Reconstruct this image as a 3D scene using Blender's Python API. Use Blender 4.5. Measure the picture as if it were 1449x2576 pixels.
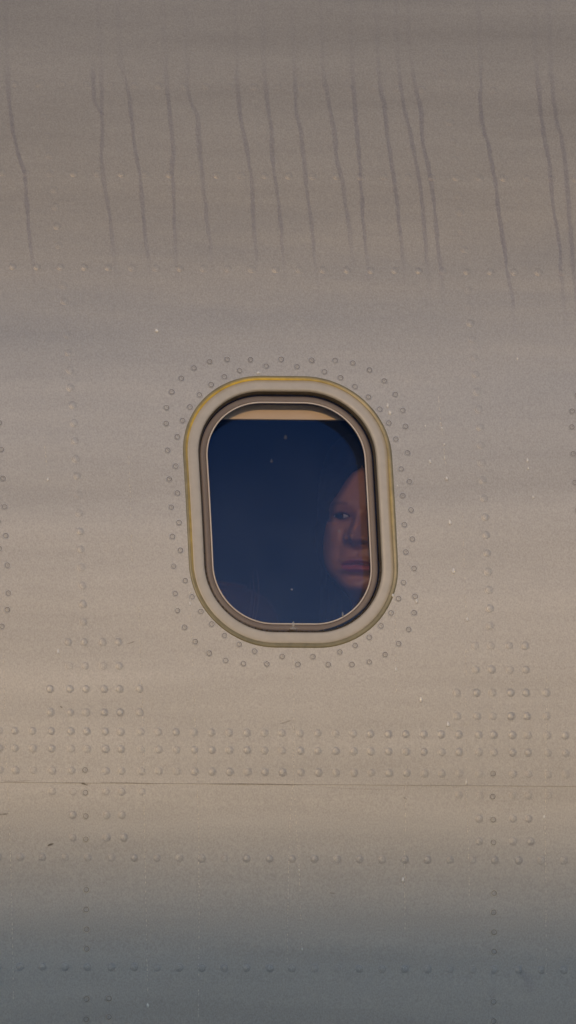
import bpy, bmesh, math, random
from mathutils import Vector, Matrix
random.seed(7)
C = bpy.context.scene
for o in list(bpy.data.objects): bpy.data.objects.remove(o, do_unlink=True)
rad = math.radians

# ------------------------------------------------------------------ camera, sky, sun, exposure
R = 1.79            # fuselage radius (m)
ZC = 3.2            # height of the fuselage axis above the apron
PX = 0.0005         # metres per photo unit at the window
DIST = 60.0
YAW, ELEV = rad(11.5), rad(2.3)
TW = rad(14.8)      # the window sits this far above the widest line
fwd = Vector((math.sin(YAW)*math.cos(ELEV), math.cos(YAW)*math.cos(ELEV), math.sin(ELEV)))
rgt = Vector((math.cos(YAW), -math.sin(YAW), 0))
up = rgt.cross(fwd)
WC = Vector((0, -R*math.cos(TW), ZC + R*math.sin(TW)))
CAM = WC - fwd*DIST - rgt*(7.5*PX)
cd = bpy.data.cameras.new('camera'); cam = bpy.data.objects.new('camera', cd); C.collection.objects.link(cam)
cam.matrix_world = Matrix.Translation(CAM) @ Matrix((rgt, up, -fwd)).transposed().to_4x4()
cd.sensor_fit = 'VERTICAL'; cd.angle = 2*math.atan(1288*PX/DIST)
cd.clip_start = 0.5; cd.clip_end = 5000
C.camera = cam

SUN_AZ, SUN_EL = rad(-11), rad(19)     # azimuth to the right of the fuselage's outward side
sdir = Vector((math.sin(SUN_AZ)*math.cos(SUN_EL), -math.cos(SUN_AZ)*math.cos(SUN_EL), math.sin(SUN_EL)))
w = bpy.data.worlds.new('World'); C.world = w; w.use_nodes = True
nt = w.node_tree
sky = nt.nodes.new('ShaderNodeTexSky'); sky.sky_type = 'NISHITA'; sky.sun_disc = False
sky.sun_elevation = SUN_EL; sky.sun_rotation = math.pi - SUN_AZ
sky.air_density = 1.0; sky.dust_density = 0.35; sky.ozone_density = 2.2
bg = nt.nodes['Background']; nt.links.new(sky.outputs[0], bg.inputs[0]); bg.inputs[1].default_value = 0.15
sl = bpy.data.lights.new('sun', 'SUN'); so = bpy.data.objects.new('sun', sl); C.collection.objects.link(so)
so.rotation_euler = sdir.to_track_quat('Z', 'Y').to_euler(); so.location = (0, -20, 20)
sl.energy = 2.0; sl.angle = rad(0.5); sl.color = (0.64, 0.41, 0.198)
vs = C.view_settings; vs.view_transform = 'Standard'; vs.look = 'None'; vs.exposure = 0.2; vs.gamma = 1.0
vs.use_curve_mapping = False
C.render.engine = 'CYCLES'; C.cycles.transparent_max_bounces = 24; C.cycles.max_bounces = 10

BLOCKER_TOP = ZC - 0.01 + (24.0-R)*math.tan(SUN_EL)/math.cos(SUN_AZ)  # top of the added canopy, set by where its shadow should end
# ------------------------------------------------------------------ helpers
COL = C.collection
def ray(px, py, r=R):
    """photo position -> (s, theta) on a cylinder of radius r about the fuselage axis"""
    d = fwd*DIST + rgt*((px-724.5)*PX) + up*((1288-py)*PX)
    oy, oz = CAM.y, CAM.z - ZC
    A = d.y*d.y + d.z*d.z; B = 2*(oy*d.y + oz*d.z); Cc = oy*oy + oz*oz - r*r
    t = (-B - math.sqrt(B*B - 4*A*Cc))/(2*A)
    p = CAM + d*t
    return p.x, math.atan2(p.z-ZC, -p.y)
def P(s, th, h=0.0): return Vector((s, -(R+h)*math.cos(th), ZC + (R+h)*math.sin(th)))
def N(th): return Vector((0, -math.cos(th), math.sin(th)))
def frame_at(s, th, h=0.0, spin=0.0):
    n = N(th); x = Vector((1, 0, 0)); y = n.cross(x)
    return Matrix.Translation(P(s, th, h)) @ Matrix((x, y, n)).transposed().to_4x4() @ Matrix.Rotation(spin, 4, 'Z')
def link(name, me, mat=None, parent=None):
    o = bpy.data.objects.new(name, me); COL.objects.link(o)
    if mat and me and not me.materials: me.materials.append(mat)
    if parent: o.parent = parent
    return o
def mesh(name, verts, faces, smooth=True):
    me = bpy.data.meshes.new(name); me.from_pydata([tuple(v) for v in verts], [], faces)
    if smooth: me.polygons.foreach_set('use_smooth', [True]*len(me.polygons))
    me.update(); return me
def tag(o, label=None, cat=None, group=None, kind=None):
    if label: o['label'] = label
    if cat: o['category'] = cat
    if group: o['group'] = group
    if kind: o['kind'] = kind
    return o
def col_attr(me, name, cols):
    a = me.color_attributes.new(name, 'FLOAT_COLOR', 'POINT')
    flat = []
    for c in cols: flat += [c[0], c[1], c[2], 1.0]
    a.data.foreach_set('color', flat)
def sstep(a, b, x):
    t = max(0.0, min(1.0, (x-a)/(b-a))); return t*t*(3-2*t)

# ------------------------------------------------------------------ materials
def newmat(name):
    m = bpy.data.materials.new(name); m.use_nodes = True
    return m, m.node_tree, m.node_tree.nodes, m.node_tree.links, m.node_tree.nodes['Principled BSDF']
def noise(nodes, links, vec, scale, detail=2.0, rough=0.5):
    n = nodes.new('ShaderNodeTexNoise'); n.inputs['Scale'].default_value = scale
    n.inputs['Detail'].default_value = detail; n.inputs['Roughness'].default_value = rough
    if vec: links.new(vec, n.inputs['Vector'])
    return n
def simple(name, col, rough=0.5, metal=0.0, var=0.15, scale=60, bump=0.0, bscale=800):
    m, t, nd, lk, b = newmat(name)
    tc = nd.new('ShaderNodeTexCoord')
    n = noise(nd, lk, tc.outputs['Object'], scale, 4)
    mx = nd.new('ShaderNodeMix'); mx.data_type = 'RGBA'
    mx.inputs[6].default_value = (*[c*(1-var) for c in col], 1); mx.inputs[7].default_value = (*[min(1, c*(1+var)) for c in col], 1)
    lk.new(n.outputs[0], mx.inputs[0]); lk.new(mx.outputs[2], b.inputs['Base Color'])
    b.inputs['Roughness'].default_value = rough; b.inputs['Metallic'].default_value = metal
    if bump:
        bn = noise(nd, lk, tc.outputs['Object'], bscale, 2); bp = nd.new('ShaderNodeBump')
        bp.inputs['Strength'].default_value = bump; bp.inputs['Distance'].default_value = 0.0005
        lk.new(bn.outputs[0], bp.inputs['Height']); lk.new(bp.outputs[0], b.inputs['Normal'])
    return m

def skin_material():
    """weathered grey paint with metal flake over sheet metal"""
    m, t, nd, lk, b = newmat('painted_skin')
    geo = nd.new('ShaderNodeNewGeometry'); pos = geo.outputs['Position']
    mp = nd.new('ShaderNodeMapping'); mp.inputs['Scale'].default_value = (1.6, 14, 14); lk.new(pos, mp.inputs['Vector'])
    band = noise(nd, lk, mp.outputs[0], 1.0, 4, 0.6)           # faint long dirt bands
    mp2 = nd.new('ShaderNodeMapping'); mp2.inputs['Scale'].default_value = (520, 420, 420); lk.new(pos, mp2.inputs['Vector'])
    fine = noise(nd, lk, mp2.outputs[0], 1.0, 3, 0.6)          # fine rain-washed grain
    fleck = noise(nd, lk, pos, 1500, 2, 0.6)
    r1 = nd.new('ShaderNodeMapRange'); r1.inputs[1].default_value = 0.3; r1.inputs[2].default_value = 0.7
    r1.inputs[3].default_value = 0.89; r1.inputs[4].default_value = 1.07; lk.new(band.outputs[0], r1.inputs[0])
    r2 = nd.new('ShaderNodeMapRange'); r2.inputs[1].default_value = 0.3; r2.inputs[2].default_value = 0.7
    r2.inputs[3].default_value = 0.86; r2.inputs[4].default_value = 1.14; lk.new(fine.outputs[0], r2.inputs[0])
    mu = nd.new('ShaderNodeMath'); mu.operation = 'MULTIPLY'; lk.new(r1.outputs[0], mu.inputs[0]); lk.new(r2.outputs[0], mu.inputs[1])
    fr = nd.new('ShaderNodeMapRange'); fr.inputs[1].default_value = 0.70; fr.inputs[2].default_value = 0.80
    fr.inputs[3].default_value = 1.0; fr.inputs[4].default_value = 1.9; lk.new(fleck.outputs[0], fr.inputs[0])
    mu2 = nd.new('ShaderNodeMath'); mu2.operation = 'MULTIPLY'; lk.new(mu.outputs[0], mu2.inputs[0]); lk.new(fr.outputs[0], mu2.inputs[1])
    vm = nd.new('ShaderNodeVectorMath'); vm.operation = 'SCALE'; vm.inputs[0].default_value = SKIN_COL
    lk.new(mu2.outputs[0], vm.inputs['Scale'])
    # brown dust film on the upper skin, patchy, thinning out above the window
    sp = nd.new('ShaderNodeSeparateXYZ'); lk.new(pos, sp.inputs[0])
    ad = nd.new('ShaderNodeMath'); ad.operation = 'MULTIPLY_ADD'; ad.inputs[1].default_value = 0.22; lk.new(band.outputs[0], ad.inputs[0]); lk.new(sp.outputs[2], ad.inputs[2])
    dz = nd.new('ShaderNodeMapRange'); dz.interpolation_type = 'SMOOTHSTEP'; dz.inputs[1].default_value = WC.z+0.11+0.14; dz.inputs[2].default_value = WC.z+0.11+0.42; lk.new(ad.outputs[0], dz.inputs[0])
    dm = nd.new('ShaderNodeMix'); dm.data_type = 'RGBA'; dm.blend_type = 'MULTIPLY'; dm.inputs[7].default_value = (1.05, 0.955, 0.82, 1)
    lk.new(dz.outputs[0], dm.inputs[0]); lk.new(vm.outputs[0], dm.inputs[6]); lk.new(dm.outputs[2], b.inputs['Base Color'])
    b.inputs['Metallic'].default_value = SKIN_METAL; b.inputs['Roughness'].default_value = SKIN_ROUGH
    mp3 = nd.new('ShaderNodeMapping'); mp3.inputs['Scale'].default_value = (1.2, 7, 7); lk.new(pos, mp3.inputs['Vector'])
    wav = noise(nd, lk, mp3.outputs[0], 1.0, 2, 0.5)
    bp0 = nd.new('ShaderNodeBump'); bp0.inputs['Strength'].default_value = 1.0; bp0.inputs['Distance'].default_value = 0.0026
    lk.new(wav.outputs[0], bp0.inputs['Height'])
    gr = noise(nd, lk, pos, 900, 2, 0.6)
    bp = nd.new('ShaderNodeBump'); bp.inputs['Strength'].default_value = 0.35; bp.inputs['Distance'].default_value = 0.0004
    lk.new(gr.outputs[0], bp.inputs['Height']); lk.new(bp0.outputs[0], bp.inputs['Normal']); lk.new(bp.outputs[0], b.inputs['Normal'])
    return m
SKIN_COL = (0.376, 0.364, 0.334); SKIN_METAL = 0.42; SKIN_ROUGH = 0.50
M = {}
M['skin'] = skin_material()
M['frame'] = simple('frame_paint', (0.43, 0.395, 0.33), 0.42, 0.0, 0.14, 40, 0.15, 900)
M['reveal'] = simple('brown_lip', (0.075, 0.055, 0.032), 0.4, 0.1, 0.5, 60)
M['gasket'] = simple('grey_gasket', (0.225, 0.19, 0.15), 0.5, 0.0, 0.12, 80)
M['bead'] = simple('cream_bead', (0.82, 0.77, 0.68), 0.4, 0.0, 0.05, 60)
M['dark'] = simple('dark_lining', (0.035, 0.035, 0.04), 0.7, 0.0, 0.1, 20)
M['shade'] = simple('beige_shade', (0.62, 0.50, 0.36), 0.55, 0.0, 0.05, 90)
M['apron'] = simple('apron_asphalt', (0.135, 0.15, 0.17), 0.85, 0.0, 0.25, 0.4)
M['blocker'] = simple('pale_blue_blocker', (0.58, 0.67, 0.78), 0.7, 0.0, 0.1, 2)  # blue of the added canopy, for bluish bounce on the lower skin
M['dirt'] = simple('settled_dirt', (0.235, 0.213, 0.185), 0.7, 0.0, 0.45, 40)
M['rim_glint'] = simple('painted_rim_glint', (0.58, 0.54, 0.48), 0.3, 0.6, 0.3, 50)  # paler, shinier colour that puts a glint on the screw rims
M['rivet_shade'] = simple('groove_shade', (0.29, 0.272, 0.245), 0.7, 0.0, 0.25, 90)  # darker tone painted as shade in the rivet grooves
M['black'] = simple('gloss_black', (0.012, 0.012, 0.014), 0.2, 0.0, 0.2, 200)
M['grime'] = simple('brown_grime', (0.07, 0.05, 0.03), 0.7, 0.0, 0.3, 200)
def lap_mat():
    m, t, nd, lk, b = newmat('dirty_joint')
    tc = nd.new('ShaderNodeTexCoord'); n = noise(nd, lk, tc.outputs['Object'], 6, 5, 0.65)
    r = nd.new('ShaderNodeMapRange'); r.inputs[1].default_value = 0.42; r.inputs[2].default_value = 0.60; lk.new(n.outputs[0], r.inputs[0])
    mx = nd.new('ShaderNodeMix'); mx.data_type = 'RGBA'; mx.inputs[6].default_value = (0.36, 0.345, 0.33, 1); mx.inputs[7].default_value = (0.16, 0.135, 0.11, 1)
    lk.new(r.outputs[0], mx.inputs[0]); lk.new(mx.outputs[2], b.inputs['Base Color']); b.inputs['Roughness'].default_value = 0.8
    return m
M['lap'] = lap_mat()
def sealant_mat(name, lo, hi, rough):
    m, t, nd, lk, b = newmat(name)
    at = nd.new('ShaderNodeAttribute'); at.attribute_name = 'tone'
    tc = nd.new('ShaderNodeTexCoord'); n = noise(nd, lk, tc.outputs['Object'], 70, 4, 0.6)
    r = nd.new('ShaderNodeMapRange'); r.inputs[3].default_value = lo; r.inputs[4].default_value = hi; lk.new(n.outputs[0], r.inputs[0])
    vm = nd.new('ShaderNodeVectorMath'); vm.operation = 'SCALE'; lk.new(at.outputs['Color'], vm.inputs[0]); lk.new(r.outputs[0], vm.inputs['Scale'])
    lk.new(vm.outputs[0], b.inputs['Base Color']); b.inputs['Roughness'].default_value = rough
    return m
M['sealant'] = sealant_mat('sealant', 0.5, 1.45, 0.35); M['frame_stained'] = sealant_mat('stained_frame_paint', 0.82, 1.12, 0.42)
def vcol_mat(name, rough, sss=0.0, attr='tone', spec=0.4):
    m, t, nd, lk, b = newmat(name)
    at = nd.new('ShaderNodeAttribute'); at.attribute_name = attr
    tc = nd.new('ShaderNodeTexCoord'); n = noise(nd, lk, tc.outputs['Object'], 220, 3, 0.6)
    r = nd.new('ShaderNodeMapRange'); r.inputs[3].default_value = 0.9; r.inputs[4].default_value = 1.1; lk.new(n.outputs[0], r.inputs[0])
    vm = nd.new('ShaderNodeVectorMath'); vm.operation = 'SCALE'; lk.new(at.outputs['Color'], vm.inputs[0]); lk.new(r.outputs[0], vm.inputs['Scale'])
    lk.new(vm.outputs[0], b.inputs['Base Color']); b.inputs['Roughness'].default_value = rough
    b.inputs['Specular IOR Level'].default_value = spec
    return m
M['face'] = vcol_mat('face_skin', 0.43, spec=0.55)
M['eye'] = vcol_mat('eye_gloss', 0.12)
def pane_mat(name, refl, tint, trans, haze=0.0, hazecol=(0.5, 0.5, 0.5), crazed=0.0):
    """thin acrylic sheet: passes light straight through and mirrors the sky"""
    m, t, nd, lk, b = newmat(name); nd.remove(b)
    out = nd['Material Output']
    tr = nd.new('ShaderNodeBsdfTransparent'); tr.inputs[0].default_value = (*trans, 1)
    if crazed:      # finely scratched plastic scatters a share of what passes through it
        rf = nd.new('ShaderNodeBsdfRefraction'); rf.inputs['IOR'].default_value = 1.02; rf.inputs['Roughness'].default_value = 0.25; rf.inputs['Color'].default_value = (*trans, 1)
        m0 = nd.new('ShaderNodeMixShader'); m0.inputs[0].default_value = crazed; lk.new(tr.outputs[0], m0.inputs[1]); lk.new(rf.outputs[0], m0.inputs[2]); tr = m0
    gl = nd.new('ShaderNodeBsdfGlossy'); gl.inputs['Roughness'].default_value = 0.03; gl.inputs['Color'].default_value = (*tint, 1)
    fr = nd.new('ShaderNodeFresnel'); fr.inputs[0].default_value = 1.49
    ma = nd.new('ShaderNodeMath'); ma.operation = 'MULTIPLY_ADD'; ma.inputs[1].default_value = 1.0; ma.inputs[2].default_value = refl
    lk.new(fr.outputs[0], ma.inputs[0])
    mx = nd.new('ShaderNodeMixShader'); lk.new(ma.outputs[0], mx.inputs[0]); lk.new(tr.outputs[0], mx.inputs[1]); lk.new(gl.outputs[0], mx.inputs[2])
    last = mx
    if haze:  # milky blue haze painted into the sheet, stronger towards the bottom
        di = nd.new('ShaderNodeBsdfDiffuse'); di.inputs[0].default_value = (*hazecol, 1)
        tc = nd.new('ShaderNodeTexCoord'); n = noise(nd, lk, tc.outputs['Object'], 9, 4, 0.55)
        r = nd.new('ShaderNodeMapRange'); r.inputs[1].default_value = 0.25; r.inputs[2].default_value = 0.75
        r.inputs[3].default_value = haze*0.6; r.inputs[4].default_value = haze*1.4; lk.new(n.outputs[0], r.inputs[0])
        sep = nd.new('ShaderNodeSeparateXYZ'); lk.new(tc.outputs['Object'], sep.inputs[0])
        rz = nd.new('ShaderNodeMapRange'); rz.inputs[1].default_value = WC.z-0.12; rz.inputs[2].default_value = WC.z+0.13
        rz.inputs[3].default_value = 2.0; rz.inputs[4].default_value = 0.3; lk.new(sep.outputs[2], rz.inputs[0])
        mu = nd.new('ShaderNodeMath'); mu.operation = 'MULTIPLY'; lk.new(r.outputs[0], mu.inputs[0]); lk.new(rz.outputs[0], mu.inputs[1]); r = mu
        m2 = nd.new('ShaderNodeMixShader'); lk.new(r.outputs[0], m2.inputs[0]); lk.new(mx.outputs[0], m2.inputs[1]); lk.new(di.outputs[0], m2.inputs[2]); last = m2
    lk.new(last.outputs[0], out.inputs[0])
    return m
M['pane'] = pane_mat('outer_acrylic', 0.0, (0.08, 0.18, 0.35), (0.93, 0.93, 0.95))
M['pane_in'] = pane_mat('inner_acrylic', 0.05, (0.07, 0.22, 0.46), (0.92, 0.92, 0.94), 0.05, (0.33, 0.43, 0.62), 0.55)
def streak_mat():
    m, t, nd, lk, b = newmat('wet_film'); nd.remove(b); out = nd['Material Output']
    at = nd.new('ShaderNodeAttribute'); at.attribute_name = 'film'
    geo = nd.new('ShaderNodeNewGeometry'); n = noise(nd, lk, geo.outputs['Position'], 260, 3, 0.6)
    r = nd.new('ShaderNodeMapRange'); r.inputs[1].default_value = 0.3; r.inputs[2].default_value = 0.7
    r.inputs[3].default_value = 0.45; r.inputs[4].default_value = 1.15; r.clamp = False; lk.new(n.outputs[0], r.inputs[0])
    mu = nd.new('ShaderNodeMath'); mu.operation = 'MULTIPLY'; mu.use_clamp = True; lk.new(at.outputs['Fac'], mu.inputs[0]); lk.new(r.outputs[0], mu.inputs[1])
    mx = nd.new('ShaderNodeMix'); mx.data_type = 'RGBA'; mx.inputs[6].default_value = (1, 1, 1, 1); mx.inputs[7].default_value = (*STREAK_TINT, 1)
    lk.new(mu.outputs[0], mx.inputs[0])
    tr = nd.new('ShaderNodeBsdfTransparent'); lk.new(mx.outputs[2], tr.inputs[0]); lk.new(tr.outputs[0], out.inputs[0])
    return m
STREAK_TINT = (0.87, 0.87, 0.91)
M['film'] = streak_mat()
def water_mat(name, k):
    m, t, nd, lk, b = newmat(name)
    b.inputs['Base Color'].default_value = (0.86, 0.82, 0.72, 1); b.inputs['Roughness'].default_value = 0.08; b.inputs['Specular IOR Level'].default_value = 0.8
    out = nd['Material Output']; tr = nd.new('ShaderNodeBsdfTransparent'); tr.inputs[0].default_value = (0.92, 0.92, 0.93, 1)
    mx = nd.new('ShaderNodeMixShader'); mx.inputs[0].default_value = k
    lk.new(tr.outputs[0], mx.inputs[1]); lk.new(b.outputs[0], mx.inputs[2]); lk.new(mx.outputs[0], out.inputs[0])
    return m
M['water'] = water_mat('water', 0.75); M['clear'] = water_mat('clear_water', 0.05)

# ------------------------------------------------------------------ ground
S = 1500
g = link('apron', mesh('apron', [(-S, -S, 0), (S, -S, 0), (S, S, 0), (-S, S, 0)], [(0, 1, 2, 3)]), M['apron']); tag(g, kind='structure')

# an unseen canopy, added for its shadow: its deep fascia throws the long shadow that climbs to the fuselage's widest line
def box(v, f, x0, x1, y0, y1, z0, z1):
    o = len(v); v += [(x, y, z) for z in (z0, z1) for (x, y) in ((x0, y0), (x1, y0), (x1, y1), (x0, y1))]
    f += [tuple(o+i for i in t) for t in ((0,3,2,1),(4,5,6,7),(0,1,5,4),(1,2,6,5),(2,3,7,6),(3,0,4,7))]
CX0, CX1, CY, CH = -40.0, 40.0, -24.0, BLOCKER_TOP
can = bpy.data.objects.new('added_shadow_canopy', None); COL.objects.link(can); tag(can, 'pale blue canopy added out of sight to shade the lower skin', 'canopy')
v, f = [], []; box(v, f, CX0, CX1, CY-0.3, CY, CH-5.6, CH)
link('blocker_fascia', mesh('blocker_fascia', v, f, False), M['blocker'], can)
v, f = [], []; box(v, f, CX0, CX1, CY-18, CY-0.303, CH-0.6, CH-0.3)
link('blocker_roof', mesh('blocker_roof', v, f, False), M['blocker'], can)
for x in (-38, -20, 12, 38):  # legs of the added canopy
    for y in (CY-1.2, CY-16):
        v, f = [], []; box(v, f, x-0.3, x+0.3, y-0.3, y+0.3, 0.0, CH-0.603)
        link('column', mesh('column', v, f, False), M['blocker'], can)

# ------------------------------------------------------------------ the fuselage
fus = bpy.data.objects.new('airliner_fuselage', None); COL.objects.link(fus)
tag(fus, 'grey riveted airliner fuselage side with one rounded passenger window', 'aircraft')
LAP = ray(724, 1973)[1]
PITCH = ray(1240, 1890)[0] - ray(217, 1882)[0]
# window outline: rounded rectangle in (s, arc) metres round the window centre
wa, wb, wr = 0.1340, 0.1790, 0.1075
wcs, wct = ray(731.5, 1282)
NW = 128
def outline(inset, a=wa, b=wb, r=wr, n=NW):
    """points of the offset rounded rectangle, by equal direction so that rings line up"""
    a -= inset; b -= inset; r = max(r-inset, 0.01)
    pts = []
    base = []
    nc, ns, nt_ = 20, 16, 8          # points per corner, per long side, per short side
    sx, sy = a-r, b-r
    def arc(cx, cy, t0):
        for i in range(nc):
            t = t0 + i/nc*math.pi/2; base.append((cx + r*math.cos(t), cy + r*math.sin(t)))
    def side(x0, y0, x1, y1, m):
        for i in range(m): base.append((x0+(x1-x0)*i/m, y0+(y1-y0)*i/m))
    arc(sx, sy, 0); side(sx, b, -sx, b, nt_); arc(-sx, sy, math.pi/2); side(-a, sy, -a, -sy, ns)
    arc(-sx, -sy, math.pi); side(-sx, -b, sx, -b, nt_); arc(sx, -sy, 1.5*math.pi); side(a, -sy, a, sy, ns)
    return base
def wpoint(u, v, depth, s0=None):
    s0 = wcs if s0 is None else s0
    return P(s0+u, wct + v/R, -depth)

def skin_mesh(name, patches, h):
    verts, faces = [], []
    for (vs_, fs_) in patches:
        o = len(verts); verts += vs_; faces += [tuple(i+o for i in f) for f in fs_]
    me = mesh(name, [P(s, t, h) for s, t in verts], faces)
    me.normals_split_custom_set_from_vertices([tuple(N(t)) for s, t in verts])
    return me
def grid(s0, s1, t0, t1, ns, nt_):
    v = [(s0+(s1-s0)*i/ns, t0+(t1-t0)*j/nt_) for j in range(nt_+1) for i in range(ns+1)]
    f = [(j*(ns+1)+i, j*(ns+1)+i+1, (j+1)*(ns+1)+i+1, (j+1)*(ns+1)+i) for j in range(nt_) for i in range(ns)]
    return v, f
def holed(sc, s0, s1, t0, t1, inset, rings=10):
    """rectangle with a window-shaped hole, ringed from the hole to the border"""
    hole = outline(inset); n = len(hole); out = []
    for (u, v) in hole:
        k = 1e9
        if u > 1e-9: k = min(k, (s1-sc)/u)
        if u < -1e-9: k = min(k, (s0-sc)/u)
        if v > 1e-9: k = min(k, (t1-wct)*R/v)
        if v < -1e-9: k = min(k, (t0-wct)*R/v)
        out.append((u*k, v*k))
    # corners of the rectangle: move the nearest ring points onto them
    for cx in (s0-sc, s1-sc):
        for cy in ((t0-wct)*R, (t1-wct)*R):
            i = min(range(n), key=lambda q: (out[q][0]-cx)**2+(out[q][1]-cy)**2); out[i] = (cx, cy)
    v, f = [], []
    for k in range(rings+1):
        q = (k/rings)**1.3
        for i in range(n):
            u = hole[i][0]*(1-q)+out[i][0]*q; w_ = hole[i][1]*(1-q)+out[i][1]*q
            v.append((sc+u, wct+w_/R))
    for k in range(rings):
        for i in range(n):
            j = (i+1) % n
            f.append((k*n+i, (k+1)*n+i, (k+1)*n+j, k*n+j))
    return v, f
tA, tB = LAP, wct + 0.30/R
sL, sR_ = wcs-1.5*PITCH, wcs+1.5*PITCH
LEN = 4.0
up_p = [holed(wcs+k*PITCH, wcs+(k-0.5)*PITCH, wcs+(k+0.5)*PITCH, tA, tB, 0.004) for k in (-1, 0, 1)]
up_p += [grid(-LEN, sL, tA, tB, 20, 20), grid(sR_, LEN, tA, tB, 20, 20), grid(-LEN, LEN, tB, math.pi-LAP, 40, 300)]
link('upper_skin', skin_mesh('upper_skin', up_p, 0.0), M['skin'], fus)
# the upper sheet's lower edge, standing over the lower sheet
ev, ef = [], []
for i in range(201):
    s = -LEN + 2*LEN*i/200
    ev += [P(s, LAP, 0.0), P(s, LAP-0.0001, -0.0009)]
ef = [(2*i, 2*i+1, 2*i+3, 2*i+2) for i in range(200)]
link('lap_edge', mesh('lap_edge', ev, ef, False), M['lap'], fus)
link('lower_skin', skin_mesh('lower_skin', [grid(-LEN, LEN, math.pi-LAP-0.01, 2*math.pi+LAP+0.01, 40, 400)], -0.0007), M['skin'], fus)
for s in (-LEN, LEN):
    v = [Vector((s, 0, ZC))] + [P(s, 2*math.pi*i/96, -0.002) for i in range(96)]
    link('bulkhead', mesh('bulkhead', v, [(0, 1+i, 1+(i+1) % 96) for i in range(96)]), M['dark'], fus)
# cabin lining behind the skin, with the window openings
LIN = 0.085
lp = [holed(wcs+k*PITCH, wcs+(k-0.5)*PITCH, wcs+(k+0.5)*PITCH, tA, tB, -0.010, 4) for k in (-1, 0, 1)]
lp += [grid(-LEN+.01, sL, tA, tB, 4, 6), grid(sR_, LEN-.01, tA, tB, 4, 6), grid(-LEN+.01, LEN-.01, tB, math.pi*2+tA, 8, 60)]
link('cabin_lining', skin_mesh('cabin_lining', lp, -LIN), M['dark'], fus)

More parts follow.
